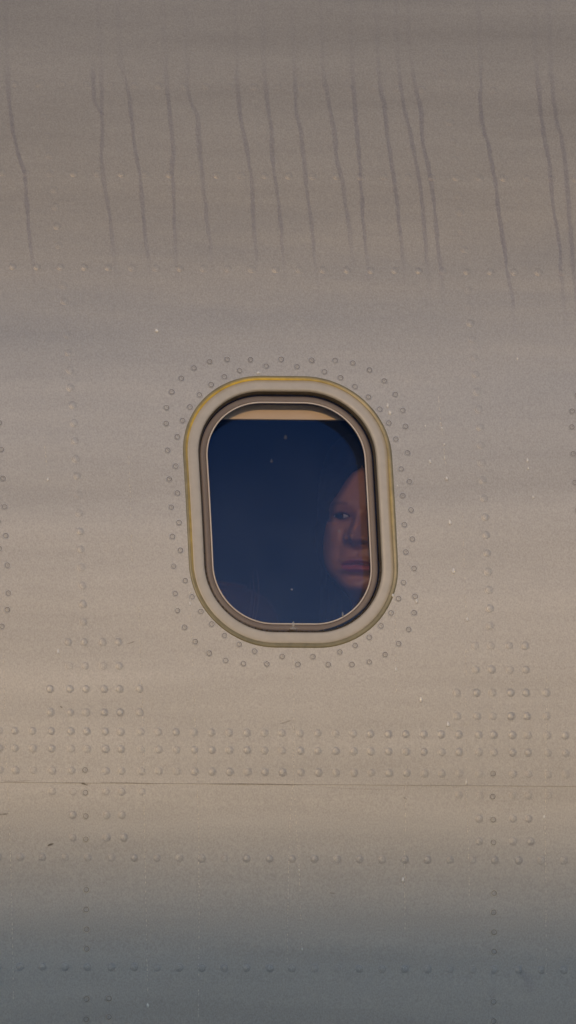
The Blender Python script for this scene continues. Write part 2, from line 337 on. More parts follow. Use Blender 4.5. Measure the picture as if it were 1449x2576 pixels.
# ------------------------------------------------------------------ windows (part of the fuselage, with sub-parts)
def loft(rings, closed=True):
    """rings: list of point lists of equal length"""
    n = len(rings[0]); v = [p for r in rings for p in r]; f = []
    for k in range(len(rings)-1):
        for i in range(n):
            j = (i+1) % n
            f.append((k*n+i, (k+1)*n+i, (k+1)*n+j, k*n+j))
    return v, f
U = PX
def ring(inset_px, depth_px): return [wpoint(u, v, depth_px*U) for (u, v) in outline(inset_px*U)]
def profile(name, prof, mat, parent, tone=None):
    v, f = loft([ring(i, d) for i, d in prof])
    me = mesh(name, v, f)
    if tone:
        cols = []
        for i, d in prof:
            for (u, w_) in outline(i*U): cols.append(tone(i, math.atan2(w_, u), u, w_))
        col_attr(me, 'tone', cols)
    return link(name, me, mat, parent)
def build_window():
    win = bpy.data.objects.new('window', None); COL.objects.link(win); win.parent = fus
    def ftone(i, a, u, v):
        d = math.degrees(a) % 360
        c = [0.43, 0.392, 0.325]
        side = math.exp(-((((d+180) % 360)-180)/38)**2)                      # the right-hand edge is browned most
        k = (0.75*side+0.22)*(1-sstep(13, 21, i)) + 0.45*math.exp(-((d-95)/30)**2)*(1-sstep(12, 22, i))
        k += 0.55*sstep(36.5, 38.5, i)*(0.5+0.5*side)
        k = min(1, k); st = (0.30, 0.215, 0.085)
        return [c[q]*(1-k)+st[q]*k for q in range(3)]
    profile('frame', [(9, 3), (10.5, 0.4), (13, -0.3), (16, -0.3), (20, -0.3), (27, -0.3), (34, -0.3), (37.5, 0.6), (39.0, 2.0), (40.2, 5)], M['frame_stained'], win, ftone)
    def tone(i, a, u, v):
        d = math.degrees(a)
        olive = (0.20, 0.17, 0.085); yel = (0.62, 0.40, 0.03); brown = (0.24, 0.18, 0.10)
        y = 0.0
        y += 1.0*math.exp(-((d-96)/26)**2) + 0.75*math.exp(-((d-135)/22)**2)
        y += 0.55*math.exp(-(((d % 360)-190)/28)**2) + 0.35*math.exp(-((d-12)/25)**2)
        y *= sstep(3, 9, i)
        c = [olive[k]*(1-min(1, y))+yel[k]*min(1, y) for k in range(3)]
        return c
    profile('sealant', [(-1.0, 0.6), (0.2, -1.2), (2, -2.2), (5, -2.0), (8, -1.0), (10.5, -0.9), (11.5, 0.4)], M['sealant'], win, tone)
    profile('inner_lip', [(39.6, 4.4), (42, 8), (44.5, 12), (44.5, 14)], M['reveal'], win)
    profile('gap', [(44.6, 14), (44.8, 22), (52, 24.5)], M['black'], win)
    profile('gasket', [(47.2, 24), (47.6, 20), (52, 18.6), (60, 19.5), (64, 22), (66, 25)], M['gasket'], win)
    bp = []
    for k in range(9):
        t = 2*math.pi*k/8; bp.append((64.6+1.9*math.cos(t), 18.8+1.9*math.sin(t)))
    profile('trim_bead', bp, M['bead'], win)
    profile('reveal', [(66, 24), (58, 40), (30, 64), (2, 110), (-20, 172)], M['dark'], win)
    def pane(name, inset, depth, mat, rings=8):
        base = outline(inset*U); n = len(base); v = [wpoint(0, 0, depth*U)]; f = []
        for k in range(1, rings+1):
            for (u, w_) in base: v.append(wpoint(u*k/rings, w_*k/rings, depth*U))
        for i in range(n): f.append((0, 1+i, 1+(i+1) % n))
        for k in range(rings-1):
            for i in range(n):
                j = (i+1) % n; f.append((1+k*n+i, 1+(k+1)*n+i, 1+(k+1)*n+j, 1+k*n+j))
        me = mesh(name, v, f)
        me.normals_split_custom_set_from_vertices([tuple(Vector((0, p[1], p[2]-ZC)).normalized()) for p in v])
        return link(name, me, mat, win)
    pane('outer_pane', 43.5, 15, M['pane'])
    pane('inner_pane', 38, 66, M['pane_in'])
    # pull-down shade, mostly raised: a thin board with a lip along its lower edge
    sb = SHADE_V; st = wb-0.018; hw = SHADE_HW
    v, f = [], []
    prof = [(st, SHADE_D), (sb+0.0035, SHADE_D), (sb+0.003, SHADE_D-0.0012), (sb+0.0006, SHADE_D-0.0012), (sb, SHADE_D-0.0006), (sb, SHADE_D+0.003), (st, SHADE_D+0.003)]
    nx = 12
    for (vv, dd) in prof:
        for i in range(nx+1): v.append(wpoint(-hw+2*hw*i/nx, vv, dd))
    for k in range(len(prof)-1):
        for i in range(nx): f.append((k*(nx+1)+i, k*(nx+1)+i+1, (k+1)*(nx+1)+i+1, (k+1)*(nx+1)+i))
    link('shade', mesh('shade', v, f, False), M['shade'], win)
    # brown grime in the lower corner of the lip: small uneven beads
    rg = random.Random(3); v, f = [], []
    pts = outline(43.0*U)
    for i in range(len(pts)):
        a = math.degrees(math.atan2(pts[i][1], pts[i][0])) % 360
        if not 205 < a < 335: continue
        for _ in range(2):
            if rg.random() < 0.35: continue
            q = rg.random(); j = (i+1) % len(pts)
            u = pts[i][0]*(1-q)+pts[j][0]*q; w_ = pts[i][1]*(1-q)+pts[j][1]*q
            r = rg.uniform(0.0005, 0.0013); o = len(v)
            c = wpoint(u, w_, 0.0035)
            for dx, dy, dz in ((1,0,0),(-1,0,0),(0,1,0),(0,-1,0),(0,0,1.6),(0,0,-1.6)): v.append(c+Vector((dx*r, dy*r, dz*r)))
            f += [tuple(o+k for k in t) for t in ((0,2,4),(2,1,4),(1,3,4),(3,0,4),(2,0,5),(1,2,5),(3,1,5),(0,3,5))]
    tag(link('grime', mesh('grime', v, f), M['grime'], win), kind='stuff')
    # dark reflection painted as a strip along the gasket's bottom, towards the right
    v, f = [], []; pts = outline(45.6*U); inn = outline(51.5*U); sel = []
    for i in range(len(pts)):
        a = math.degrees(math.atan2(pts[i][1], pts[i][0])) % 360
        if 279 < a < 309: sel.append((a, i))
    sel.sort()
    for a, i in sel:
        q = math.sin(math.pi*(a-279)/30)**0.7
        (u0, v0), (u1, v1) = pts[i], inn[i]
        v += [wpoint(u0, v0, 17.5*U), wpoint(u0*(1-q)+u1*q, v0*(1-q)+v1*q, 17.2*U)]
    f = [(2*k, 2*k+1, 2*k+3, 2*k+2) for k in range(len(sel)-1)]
    link('dark_reflection', mesh('dark_reflection', v, f), M['black'], win)
    return win
SHADE_D = 0.0325
SHADE_HW = wa - 0.012
SHADE_V = (ray(724, 1056, R-SHADE_D)[1]-wct)*R
win0 = build_window()
for k in (-1, 1):
    c = win0.copy(); COL.objects.link(c); c.location.x = k*PITCH
    for ch in list(win0.children):
        d = ch.copy(); COL.objects.link(d); d.parent = c

# ------------------------------------------------------------------ rivets and screws
def lathe(name, prof, seg, smooth=True):
    v, f = [], []
    for (r, h) in prof[:-1]:
        for i in range(seg):
            t = 2*math.pi*i/seg; v.append((r*math.cos(t), r*math.sin(t), h))
    v.append((0, 0, prof[-1][1]))
    n = len(prof)-1
    for k in range(n-1):
        for i in range(seg):
            j = (i+1) % seg; f.append((k*seg+i, k*seg+j, (k+1)*seg+j, (k+1)*seg+i))
    for i in range(seg): f.append(((n-1)*seg+i, (n-1)*seg+(i+1) % seg, n*seg))
    return mesh(name, v, f, smooth)
mm = 0.001
rivet_me = lathe('rivet', [(5.3*mm, -0.05*mm), (4.75*mm, 0.30*mm), (4.4*mm, 0.30*mm), (4.0*mm, 0.03*mm), (3.4*mm, 0.38*mm), (2.4*mm, 0.47*mm), (0, 0.50*mm)], 16)
screw_me = lathe('screw', [(4.3*mm, -0.05*mm), (4.0*mm, 0.55*mm), (3.6*mm, 0.55*mm), (3.3*mm, 0.04*mm), (2.85*mm, 0.04*mm), (2.5*mm, 0.50*mm), (1.3*mm, 0.55*mm), (0.9*mm, 0.10*mm), (0, 0.10*mm)], 14, False)
screw_me.materials.append(M['skin']); screw_me.materials.append(M['dirt']); screw_me.materials.append(M['rim_glint'])
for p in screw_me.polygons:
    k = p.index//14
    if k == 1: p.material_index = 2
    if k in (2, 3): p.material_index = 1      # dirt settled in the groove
rivet_me.materials.append(M['skin']); rivet_me.materials.append(M['rivet_shade'])
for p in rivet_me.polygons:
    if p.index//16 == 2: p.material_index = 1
rv = []      # (px, py, strength)
sc_ = []
for k in range(-1, 25):
    x = 37+60.2*k; rv.append((x, 210+(x-37)*0.0135, 0.35 if x > 1080 else 0.55))
for k in range(0, 25):
    x = 5+60.1*k; rv.append((x, 434+x*0.0110, 0.7))
for k in range(-1, 25):
    x = 32+60.1*k; rv.append((x, 670+(x-30)*0.0108, 0.9))
tri = [-2,37,82,129,178,218,265,304,354,398,443,488,532,576,621,665,709,755,799,844,889,932,977,1021,1066,1110,1154,1204,1242,1289,1328,1377,1422]
for x in tri: rv.append((x, 1838+x*0.0086, 0.8))
for x in tri: rv.append((x+1, 1882+x*0.0088, 0.75))
for x in tri:
    if x in (218, 1242): continue
    rv.append((x+2, 1937+x*0.0080, 0.55 if x < 480 or x > 1100 else 0.8))
dbl = [(172,1615,.6),(212,1615,.7),(258,1615,.5),(298,1615,.7),(175,1675,.5),(214,1675,.75),(260,1675,.5),(300,1675,.6),
       (126,1733,.9),(176,1733,1),(216,1733,.7),(262,1733,1),(301,1733,1),(351,1733,.9),(127,1792,1),(177,1792,1),(217,1792,.7),(263,1792,1.1),(303,1792,1),(352,1792,.9),
       (132,1990,.35),(184,1991,.4),(267,1991,.4),(306,1991,.5),(357,1991,.35),(183,2050,1),(268,2050,1),(307,2050,1),(183,2107,.9),(268,2107,1.1),(312,2107,1),(210,1565,.5)]
for (x, y, a) in dbl: rv.append((x, y, a)); rv.append((x+1023, y+9.5, a))
lowx = [-5,51,107,165,221,281,338,395,452,508,565,621,679,735,792,849,905,962,1019,1076,1132,1189,1245,1305,1362,1419]
for x in lowx: rv.append((x, 2156+x*0.0065, 1.0))
for x in lowx: rv.append((x, 2431+x*0.0068, 0.95))
lc = [(91,120),(97,165),(104,208),(107,250),(110,295),(119,342),(124,390),(136,476),(140,520),(144,569),(148,617),(159,717),(162,757),(169,842),(172,887),(176,931),(177,975),(183,1019),(186,1064),(188,1109),(191,1154),(194,1197),(197,1243),(199,1291),(202,1337),(203,1382),(205,1428),(207,1473),(209,1520)]
rc = [(1108,130),(1114,182),(1127,264),(1133,308),(1140,356),(1145,401),(1153,490),(1158,533),(1162,581),(1168,627),(1178,729),(1181,769),(1183,812),(1188,854),(1194,899),(1197,942),(1200,985),(1204,1030),(1208,1075),(1210,1120),(1212,1164),(1215,1208),(1218,1254),(1221,1301),(1223,1346),(1226,1392),(1228,1438),(1230,1484),(1232,1531)]
for (x, y) in lc+rc: rv.append((x, y, 0.45+0.25*random.random() if y > 480 else 0.4))
ring1 = [(88,236),(140,163),(208,107),(293,72),(388,60),(515,62),(680,60),(845,65),(972,66),(1068,80),(1158,118),(1238,177),(1298,250),(1338,336),(1353,422),(1364,566),(1374,722),
 (301,197),(238,253),(187,318),(147,392),(373,155),(456,121),(600,97),(766,100),(915,127),(1001,160),(1080,207),(1152,264),(1213,330),(1262,405),(1301,492),(1330,653),(1338,797),
 (60,321),(58,407),(66,552),(75,708),(86,860),(119,479),(110,638),(119,783)]
ring2 = [(128,146),(92,222),(136,295),(99,382),(162,460),(107,530),(199,548),(120,622),(246,627),(158,712),(305,695),(215,790),(375,757),(453,804),(291,852),(381,892),(537,842),(477,909),(603,911),(686,870),(771,913),(852,871),(935,914),(998,846),(1063,914),(1080,811),(1157,900),(1157,766),(1243,860),(1221,705),(1275,635),(1315,801),(1315,557),(1370,724),(1399,634),(1343,470),(1405,545),(1355,305),(1399,394),(1347,157),(1390,235),(1383,78)]
ringp = [(390.9+x*.4651, 876.2+y*.4651) for x, y in ring1]+[(390.9+x*.4651, 1246.9+y*.4651) for x, y in ring2]
ring_st = [ray(x, y) for x, y in ringp]
colscrew = [(214,1937),(215,1994),(216,2053),(216,2111),(217,2238),(217,2288),(218,2338),(218,2387),(218,2513),(217,2564),(274,2512),(274,2558),
 (1240,1946),(1240,2004),(1241,2062),(1242,2119),(1243,2247),(1242,2295),(1243,2345),(1243,2394),(1242,2520),(1242,2569)]
def hgt(th): return 0.00008 if th >= LAP else -0.00062
def put(name, me, s, th, sx=1.0, sz=1.0, spin=0.0):
    o = link(name, me, None, fus); o.matrix_world = frame_at(s, th, hgt(th), spin) @ Matrix.Diagonal((sx, sx, sz, 1)); return o
rv.sort(key=lambda q: -q[2])
def merged(name, me, places):
    v, f = [], []
    for (s, th, sx, sz) in places:
        mw = frame_at(s, th, hgt(th)) @ Matrix.Diagonal((sx, sx, sz, 1)); o = len(v)
        v += [mw @ p.co for p in me.vertices]; f += [tuple(i+o for i in p.vertices) for p in me.polygons]
    me2 = mesh(name, v, f)
    for m_ in me.materials: me2.materials.append(m_)
    me2.polygons.foreach_set('material_index', [p.material_index for _ in places for p in me.polygons])
    tag(link(name, me2, None, fus), kind='stuff')
rest = []
for i, (x, y, a) in enumerate(rv):
    s, th = ray(x, y); sx = random.uniform(0.94, 1.05); sz = a*random.uniform(0.5, 1.3)
    if i < 300: put('rivet', rivet_me, s, th, sx, sz, random.random()*6)
    else: rest.append((s, th, sx, sz))
merged('faint_rivets', rivet_me, rest)
rest = []
for s, th in ring_st: put('screw', screw_me, s, th, random.uniform(0.95, 1.03), random.uniform(0.7, 1.1), random.random()*6)
for k in (-1, 1):
    for s, th in ring_st:
        s2 = s+k*PITCH; d = P(s2, th)-CAM; sx = d.dot(rgt)/d.dot(fwd)*DIST/PX+724.5
        if -8 < sx < 1457: put('screw', screw_me, s2, th, 1, random.uniform(0.7, 1.1), random.random()*6)
        else: rest.append((s2, th, 1, 0.9))
merged('neighbouring_screws', screw_me, rest)
for x, y in colscrew:
    s, th = ray(x, y); put('screw', screw_me, s, th, 1.03, random.uniform(0.7, 1.0), random.random()*6)

# ------------------------------------------------------------------ water streaks down the upper skin
streaks = [
 ('leftmost long dark water streak, kinked outward high on the grey skin', [[(14,0),(15,90),(17,180),(22,240),(27,285),(33,330),(42,370),(55,415),(63,440),(66,500),(72,560),(76,610),(80,640),(84,680),(86,760)]], 1.0),
 ('forked water streak whose two upper branches join into one', [[(250,60),(254,185),(257,250),(257,290),(256,370),(254,395),(258,430),(264,480),(273,520),(280,570),(284,620),(290,665),(296,755)], [(235,150),(235,190),(234,235),(238,260),(247,278),(256,290)]], 0.8),
 ('dark water streak just right of the forked streak', [[(300,100),(303,150),(313,190),(325,240),(331,290),(337,350),(342,385),(351,430),(356,490),(360,540),(365,590),(370,640),(376,690),(380,750)]], 0.85),
 ('water streak bulging over a rivet, fourth streak from the left', [[(414,130),(419,210),(425,260),(431,310),(436,360),(437,390),(431,430),(436,470),(439,520),(438,570),(441,630),(444,680),(452,745)]], 0.85),
 ('water streak with a sharp sideways jog near its top', [[(472,170),(472,200),(474,235),(484,268),(496,285),(499,340),(504,390),(509,430),(513,490),(519,540),(525,590),(530,640),(532,730)]], 0.75),
 ('water streak starting wide, above the left side of the window', [[(594,130),(595,200),(600,260),(603,300),(613,350),(624,400),(634,445),(636,500),(638,560),(643,620),(645,680),(644,750)]], 0.85),
 ('narrow water streak above the middle of the window, left of two', [[(664,170),(669,220),(673,265),(680,310),(684,370),(690,430),(697,490),(704,540),(708,590),(712,640),(717,700),(716,750)]], 0.85),
 ('narrow water streak above the middle of the window, right of two', [[(740,180),(745,250),(747,290),(757,330),(760,370),(766,430),(770,480),(777,520),(782,560),(787,610),(790,650),(799,720),(800,770)]], 0.85),
 ('slanting water streak, left of the close pair above the face', [[(810,150),(820,215),(829,260),(835,300),(842,350),(844,390),(853,430),(863,470),(872,530),(880,590),(886,650),(894,720)]], 0.85),
 ('steep water streak with a kink at a rivet, above the face', [[(885,120),(889,230),(896,290),(899,340),(903,390),(906,430),(904,450),(910,490),(912,540),(917,590),(923,650),(930,720),(932,760)]], 1.0),
 ('smooth bold water streak left of the double streaks', [[(950,120),(958,230),(966,270),(975,350),(982,395),(991,450),(997,500),(1003,550),(1010,610),(1016,680),(1024,760)]], 1.0),
 ('left streak of the double water streaks that run side by side', [[(1000,120),(1007,220),(1014,260),(1026,310),(1034,360),(1043,400),(1053,450),(1060,490),(1066,530),(1066,560),(1070,620),(1076,680),(1084,770)]], 0.95),
 ('right streak of the double water streaks that run side by side', [[(1030,120),(1038,180),(1045,225),(1058,280),(1061,340),(1070,390),(1080,430),(1087,470),(1092,510),(1096,560),(1102,620),(1110,690),(1118,770),(1124,810)]], 1.0),
 ('lone long dark water streak with bare skin on both sides', [[(1202,0),(1205,60),(1207,150),(1210,220),(1206,240),(1212,290),(1218,330),(1227,360),(1236,410),(1246,460),(1252,510),(1260,570),(1269,630),(1276,690),(1288,740),(1293,780),(1299,880)]], 1.1),
 ('dark water streak crossing a rivet, second from the right edge', [[(1348,120),(1352,190),(1359,260),(1364,320),(1373,370),(1382,420),(1386,460),(1391,530),(1402,580),(1408,630),(1411,690),(1419,770),(1425,860)]], 1.0),
 ('rightmost dark water streak, running off the edge of the photo', [[(1384,120),(1387,190),(1393,260),(1400,310),(1412,350),(1420,400),(1428,490),(1432,540),(1437,600),(1443,680),(1450,780),(1456,860)]], 0.95)]
def ribbon(paths, strength, rg):
    v, f, a = [], [], []
    for path in paths:
        # resample
        pts = []
        if len(path) > 7: path = [(path[0][0]-5, -12)]+path
        for (x0, y0), (x1, y1) in zip(path, path[1:]):
            L = math.hypot(x1-x0, y1-y0); n = max(1, int(L/4))
            for i in range(n): pts.append((x0+(x1-x0)*i/n, y0+(y1-y0)*i/n))
        pts.append(path[-1])
        for _ in range(5): pts = [pts[0]]+[((p[0]+2*q[0]+r_[0])/4, q[1]) for p, q, r_ in zip(pts, pts[1:], pts[2:])]+[pts[-1]]
        y0, y1 = pts[0][1], pts[-1][1]; o = len(v); jw = 0.0; jx = 0.0
        for i, (x, y) in enumerate(pts):
            jw = 0.8*jw+rg.uniform(-.5, .5); jx = 0.9*jx+rg.uniform(-.55, .55); hw = max(2.6, 5.7+1.7*jw)
            q = (y-y0)/(y1-y0)
            al = strength*(0.22+0.78*sstep(120, 290, y))*(1-sstep(0.72, 1.0, q)) if len(path) > 7 else strength*sstep(0.0, 0.4, q)
            hw *= 1.1-0.35*q
            for k, ee in ((-1.15, 0), (-0.82, 1), (0.82, 1), (1.15, 0)):
                s, th = ray(x+jx*1.3+k*hw, y); v.append(P(s, th, 0.0007)); a.append((al*ee,)*3)
        for i in range(len(pts)-1):
            for k in range(3): b = o+i*4+k; f.append((b, b+4, b+5, b+1))
    me = mesh('water_streak', v, f); col_attr(me, 'film', a); return me
for i, (lab, paths, st) in enumerate(streaks):
    tag(link('water_streak', ribbon(paths, st, random.Random(i)), M['film']), lab, 'water streak', 'water streaks running down the upper skin')

# scuffs and dirt marks with shapes of their own
M['mark'] = M['film'].copy(); M['mark'].name = 'dark_mark'
for n_ in M['mark'].node_tree.nodes:
    if n_.type == 'MIX': n_.inputs[7].default_value = (0.45, 0.42, 0.38, 1)
def mark(name, path, hw, strength, mat):
    v, f, a = [], [], []; n = 24; rg = random.Random(len(path)*7+int(path[0][0]))
    for i in range(n+1):
        q = i/n*(len(path)-1); k = min(int(q), len(path)-2); t = q-k
        x = path[k][0]*(1-t)+path[k+1][0]*t; y = path[k][1]*(1-t)+path[k+1][1]*t
        dx, dy = path[k+1][0]-path[k][0], path[k+1][1]-path[k][1]; L = math.hypot(dx, dy)
        w_ = hw*math.sin(math.pi*min(1, max(0, i/n)))**0.5*rg.uniform(0.7, 1.2)
        for e, al in ((-1.2, 0), (-0.5, 1), (0.5, 1), (1.2, 0)):
            s, th = ray(x-dy/L*e*w_, y+dx/L*e*w_); v.append(P(s, th, 0.0006)); a.append((al*strength*sstep(0, .15, i/n)*(1-sstep(.85, 1, i/n)),)*3)
    for i in range(n):
        for k in range(3): b = i*4+k; f.append((b, b+4, b+5, b+1))
    me = mesh(name, v, f); col_attr(me, 'film', a); link(name, me, mat, fus)
mark('smudge', [(1306, 2436), (1322, 2455), (1333, 2480), (1336, 2502)], 13, 0.55, M['film'])
mark('smudge', [(1240, 2478), (1236, 2500), (1242, 2512)], 10, 0.25, M['film'])
mark('scuff', [(119, 2128), (127, 2124), (136, 2122)], 2.4, 1.0, M['mark'])
mark('scuff', [(-5, 2049), (10, 2048), (22, 2047)], 2.0, 0.7, M['mark'])
mark('scuff', [(203, 1970), (212, 1972), (222, 1976)], 2.4, 0.8, M['mark'])
mark('scuff', [(828, 2246), (836, 2247), (846, 2247)], 2.0, 0.5, M['mark'])
mark('scuff', [(1012, 2004), (1020, 2009), (1024, 2011)], 2.0, 0.5, M['mark'])
mark('scuff', [(315, 1621), (330, 1617), (340, 1613)], 1.8, 0.5, M['mark'])
mark('scuff', [(700, 1822), (718, 1817), (735, 1811)], 2.0, 0.4, M['mark'])
mark('scuff', [(150, 1776), (154, 1779), (157, 1781)], 2.4, 0.6, M['mark'])
mark('scratch', [(510, 1972), (600, 1972), (690, 1973), (780, 1975)], 1.95, 0.40, M['mark'])
mark('scratch', [(-5, 1964), (40, 1966), (95, 1962)], 1.65, 0.30, M['mark'])
mark('scratch', [(150, 1968), (190, 1969), (235, 1970)], 1.65, 0.30, M['mark'])
mark('scratch', [(245, 1968), (320, 1969), (400, 1972)], 1.80, 0.35, M['mark'])
mark('scratch', [(790, 1980), (900, 1985), (1010, 1986)], 1.50, 0.23, M['mark'])

# ------------------------------------------------------------------ water drops
def drop_mesh():
    """hanging drop lying on the skin, heavier at its lower end"""
    v, f = [], []; nu, nv = 12, 7
    for j in range(nv+1):
        q = j/nv; y = 1-2*q
        for i in range(nu+1):
            t = math.pi*i/nu
            w_ = math.sqrt(max(0, 1-y*y))*(1.0-0.28*y)
            v.append((math.cos(t)*w_*0.5, y, math.sin(t)*w_*0.55))
    for j in range(nv):
        for i in range(nu): a = j*(nu+1)+i; f.append((a, a+nu+1, a+nu+2, a+1))
    me = mesh('water_drop', v, f); me.materials.append(M['water']); return me
drop_me = drop_mesh()
drops = [  # x, y, half length, half width (photo units), label
 (394,832,6,4.5,'lone oval drop on bare skin above and left of the window'),
 (650,938,4.5,5,'drop sitting on the top edge of the window sealant'),
 (975,1020,6,3.6,'upper drop of the touching pair among the right shoulder screws'),
 (981,1038,6.5,4,'lower drop of the touching pair among the right shoulder screws'),
 (1070,1071,3.5,2,'tiny drop left of the dotted drip line'),
 (1112,1077,4,2.6,'small drop at the head of the dotted drip line'),
 (1108,1063,3,2,'tiny drop just above the head of the dotted drip line'),
 (1118,1117,3.5,2.2,'tiny drop partway down the dotted drip line'),
 (1119,1152,3.2,2,'tiny drop low on the dotted drip line'),
 (1082,1161,6,3,'slim drop between the window screws and the dotted drip line'),
 (1124,1204,6,3.8,'bright drop below the end of the dotted drip line'),
 (1132,1314,8,4,'long drop at the height of the eye behind glass'),
 (1141,1437,8.5,4.6,'biggest bright drop, level with the mouth behind glass'),
 (120,1206,5,3.2,'single drop on bare skin far left of the window'),
 (146,1639,7.5,3.4,'U-shaped dark-edged drop beside the upper left rivet block'),
 (1302,902,4.5,2.6,'small drop at the foot of the lone long streak'),
 (1327,1158,6,3.4,'upper faint drop of the linked pair far right'),
 (1329,1178,4,2.8,'lower small drop of the linked pair far right'),
 (1341,1250,4.5,3.2,'round drop below the linked pair far right'),
 (1000,1222,3.5,2,'tiny drop touching the right side of the window sealant'),
 (1048,1512,7,3.8,'drop hanging just under an outer ring screw'),
 (988,1497,6,3.2,'drop hanging at the lower right edge of the sealant'),
 (1175,1558,6.5,3.2,'drop left of the right rivet column, level with window bottom'),
 (996,1684,6.5,2.8,'slim drop below the lower right ring screws'),
 (1059,1760,8,4.2,'bright drop between the window ring and right rivet block'),
 (1127,1822,7.5,4.2,'bright drop just above the triple rivet rows'),
 (1014,2213,7,4,'dark-sided drop under the long lower rivet row'),
 (1173,1968,6,2,'thin drop on the lap joint line'),
 (1369,2055,5.5,2.4,'thin hooked drop right of the lower right rivets'),
 (478,1519,5,2.8,'drop under a ring screw at lower left of the window'),
 (372,2529,6,3,'dim drop near the bottom edge of the photo'),
 (753,2189,3.5,2.6,'bead at the foot of the dotted trail below the window'),
 (760,2388,4,2.4,'lowest tiny bead on the dotted trail below the window')]
for (x, y, hl, hw, lab) in drops:
    s, th = ray(x, y); o = link('water_drop', drop_me)
    o.matrix_world = frame_at(s, th, hgt(th)-0.0001, random.uniform(-.12, .12)) @ Matrix.Diagonal((hw*2*PX, hl*PX, hw*1.7*PX, 1))
    tag(o, lab, 'water drop', 'water drops on the skin')
drop_clear = drop_me.copy(); drop_clear.materials.clear(); drop_clear.materials.append(M['clear'])
gd = R-15*PX
def gl_drop(x, y, hl, hw, lab):
    s, th = ray(x, y, gd); o = link('water_drop', drop_clear)
    o.matrix_world = frame_at(s, th, -15*PX+0.0001) @ Matrix.Diagonal((hw*2*PX, hl*PX, hw*1.6*PX, 1)); tag(o, lab, 'water drop', 'water drops on the pane')
gl_drop(718,1100,7,4.5,'clear drop high on the window pane below the shade')
gl_drop(683,1160,6,4,'faint flat drop on the dark pane, left of the clear one')
drop_clear = drop_me.copy(); drop_clear.materials.clear(); drop_clear.materials.append(water_mat('dense_water', 0.22))
gl_drop(738,1571,9,4,'pointed drop at the bottom of the pane')
gl_drop(738,1582,5,11,'wide puddled drop on the bottom gasket under the pointed one')
gl_drop(862,1546,8,2.6,'thin drop at the lower right rim of the pane')
gl_drop(853,1336,3.5,2.2,'tiny bright drop on the pane in front of the nose')
gl_drop(734,1483,3,2.6,'tiny dim drop on the pane low in the middle')

# dotted dried trails: fine raised specks, nobody could count them
trails = [[(349,1530),(353,1640),(358,1760),(362,1880),(363,2060),(367,2260),(372,2520)],
 [(478,1490),(484,1650),(490,1780),(494,1880),(496,1960),(500,2100),(501,2300),(499,2560)],
 [(737,1640),(739,1730),(740,1800),(738,1960),(730,2060),(726,2190),(722,2420)],
 [(738,1960),(745,2070),(752,2160),(755,2260),(760,2390)], [(996,1500),(994,1600),(997,1750)],
 [(1165,1300),(1168,1420),(1173,1550)], [(1103,1000),(1110,1070),(1117,1130),(1122,1170)], [(1172,1640),(1173,1970),(1179,2150),(1181,2290)],
 [(9,1650),(15,1910),(24,2070),(30,2280),(34,2520)], [(1022,1930),(1018,2200),(1019,2340)], [(1376,1700),(1372,2060),(1375,2450)], [(110,1100),(120,1195)], [(325,1150),(333,1420)]]
v, f = [], []; rg = random.Random(11)
for tr in trails:
    for (x0, y0), (x1, y1) in zip(tr, tr[1:]):
        L = y1-y0; y = 0.0
        while y < L:
            ln = rg.uniform(1.5, 6); q = y/L
            if rg.random() < 0.75:
                s, th = ray(x0+(x1-x0)*q+rg.uniform(-.6, .6), y0+y); mw = frame_at(s, th, hgt(th)); o = len(v); hw = rg.uniform(.8, 1.5)*PX; hl = ln*PX
                for p in ((-hw, 0, 0), (0, -hl, 0), (hw, 0, 0), (0, hl, 0), (0, -hl*.3, hw*0.9)): v.append(mw @ Vector(p))
                f += [tuple(o+k for k in t) for t in ((0,1,4),(1,2,4),(2,3,4),(3,0,4))]
            y += ln*rg.uniform(1.6, 3.2)
tag(link('dried_trail', mesh('dried_trail', v, f, False), simple('chalky_trail', (0.60, 0.55, 0.46), 0.6), fus), kind='stuff')

# ------------------------------------------------------------------ the person behind the window
def interp(tab, z):
    if z >= tab[0][0]: return tab[0][1:]
    if z <= tab[-1][0]: return tab[-1][1:]
    for k, (a, b) in enumerate(zip(tab, tab[1:])):
        if a[0] >= z >= b[0]:
            p0 = tab[k-1] if k else a; p3 = tab[k+2] if k+2 < len(tab) else b
            t = (a[0]-z)/(a[0]-b[0]); r_ = []
            for i in range(1, len(a)):
                m0 = (b[i]-p0[i])/max(1e-6, p0[0]-b[0])*(a[0]-b[0]); m1 = (p3[i]-a[i])/max(1e-6, a[0]-p3[0])*(a[0]-b[0])
                t2, t3 = t*t, t*t*t
                r_.append((2*t3-3*t2+1)*a[i]+(t3-2*t2+t)*m0+(-2*t3+3*t2)*b[i]+(t3-t2)*m1)
            return r_
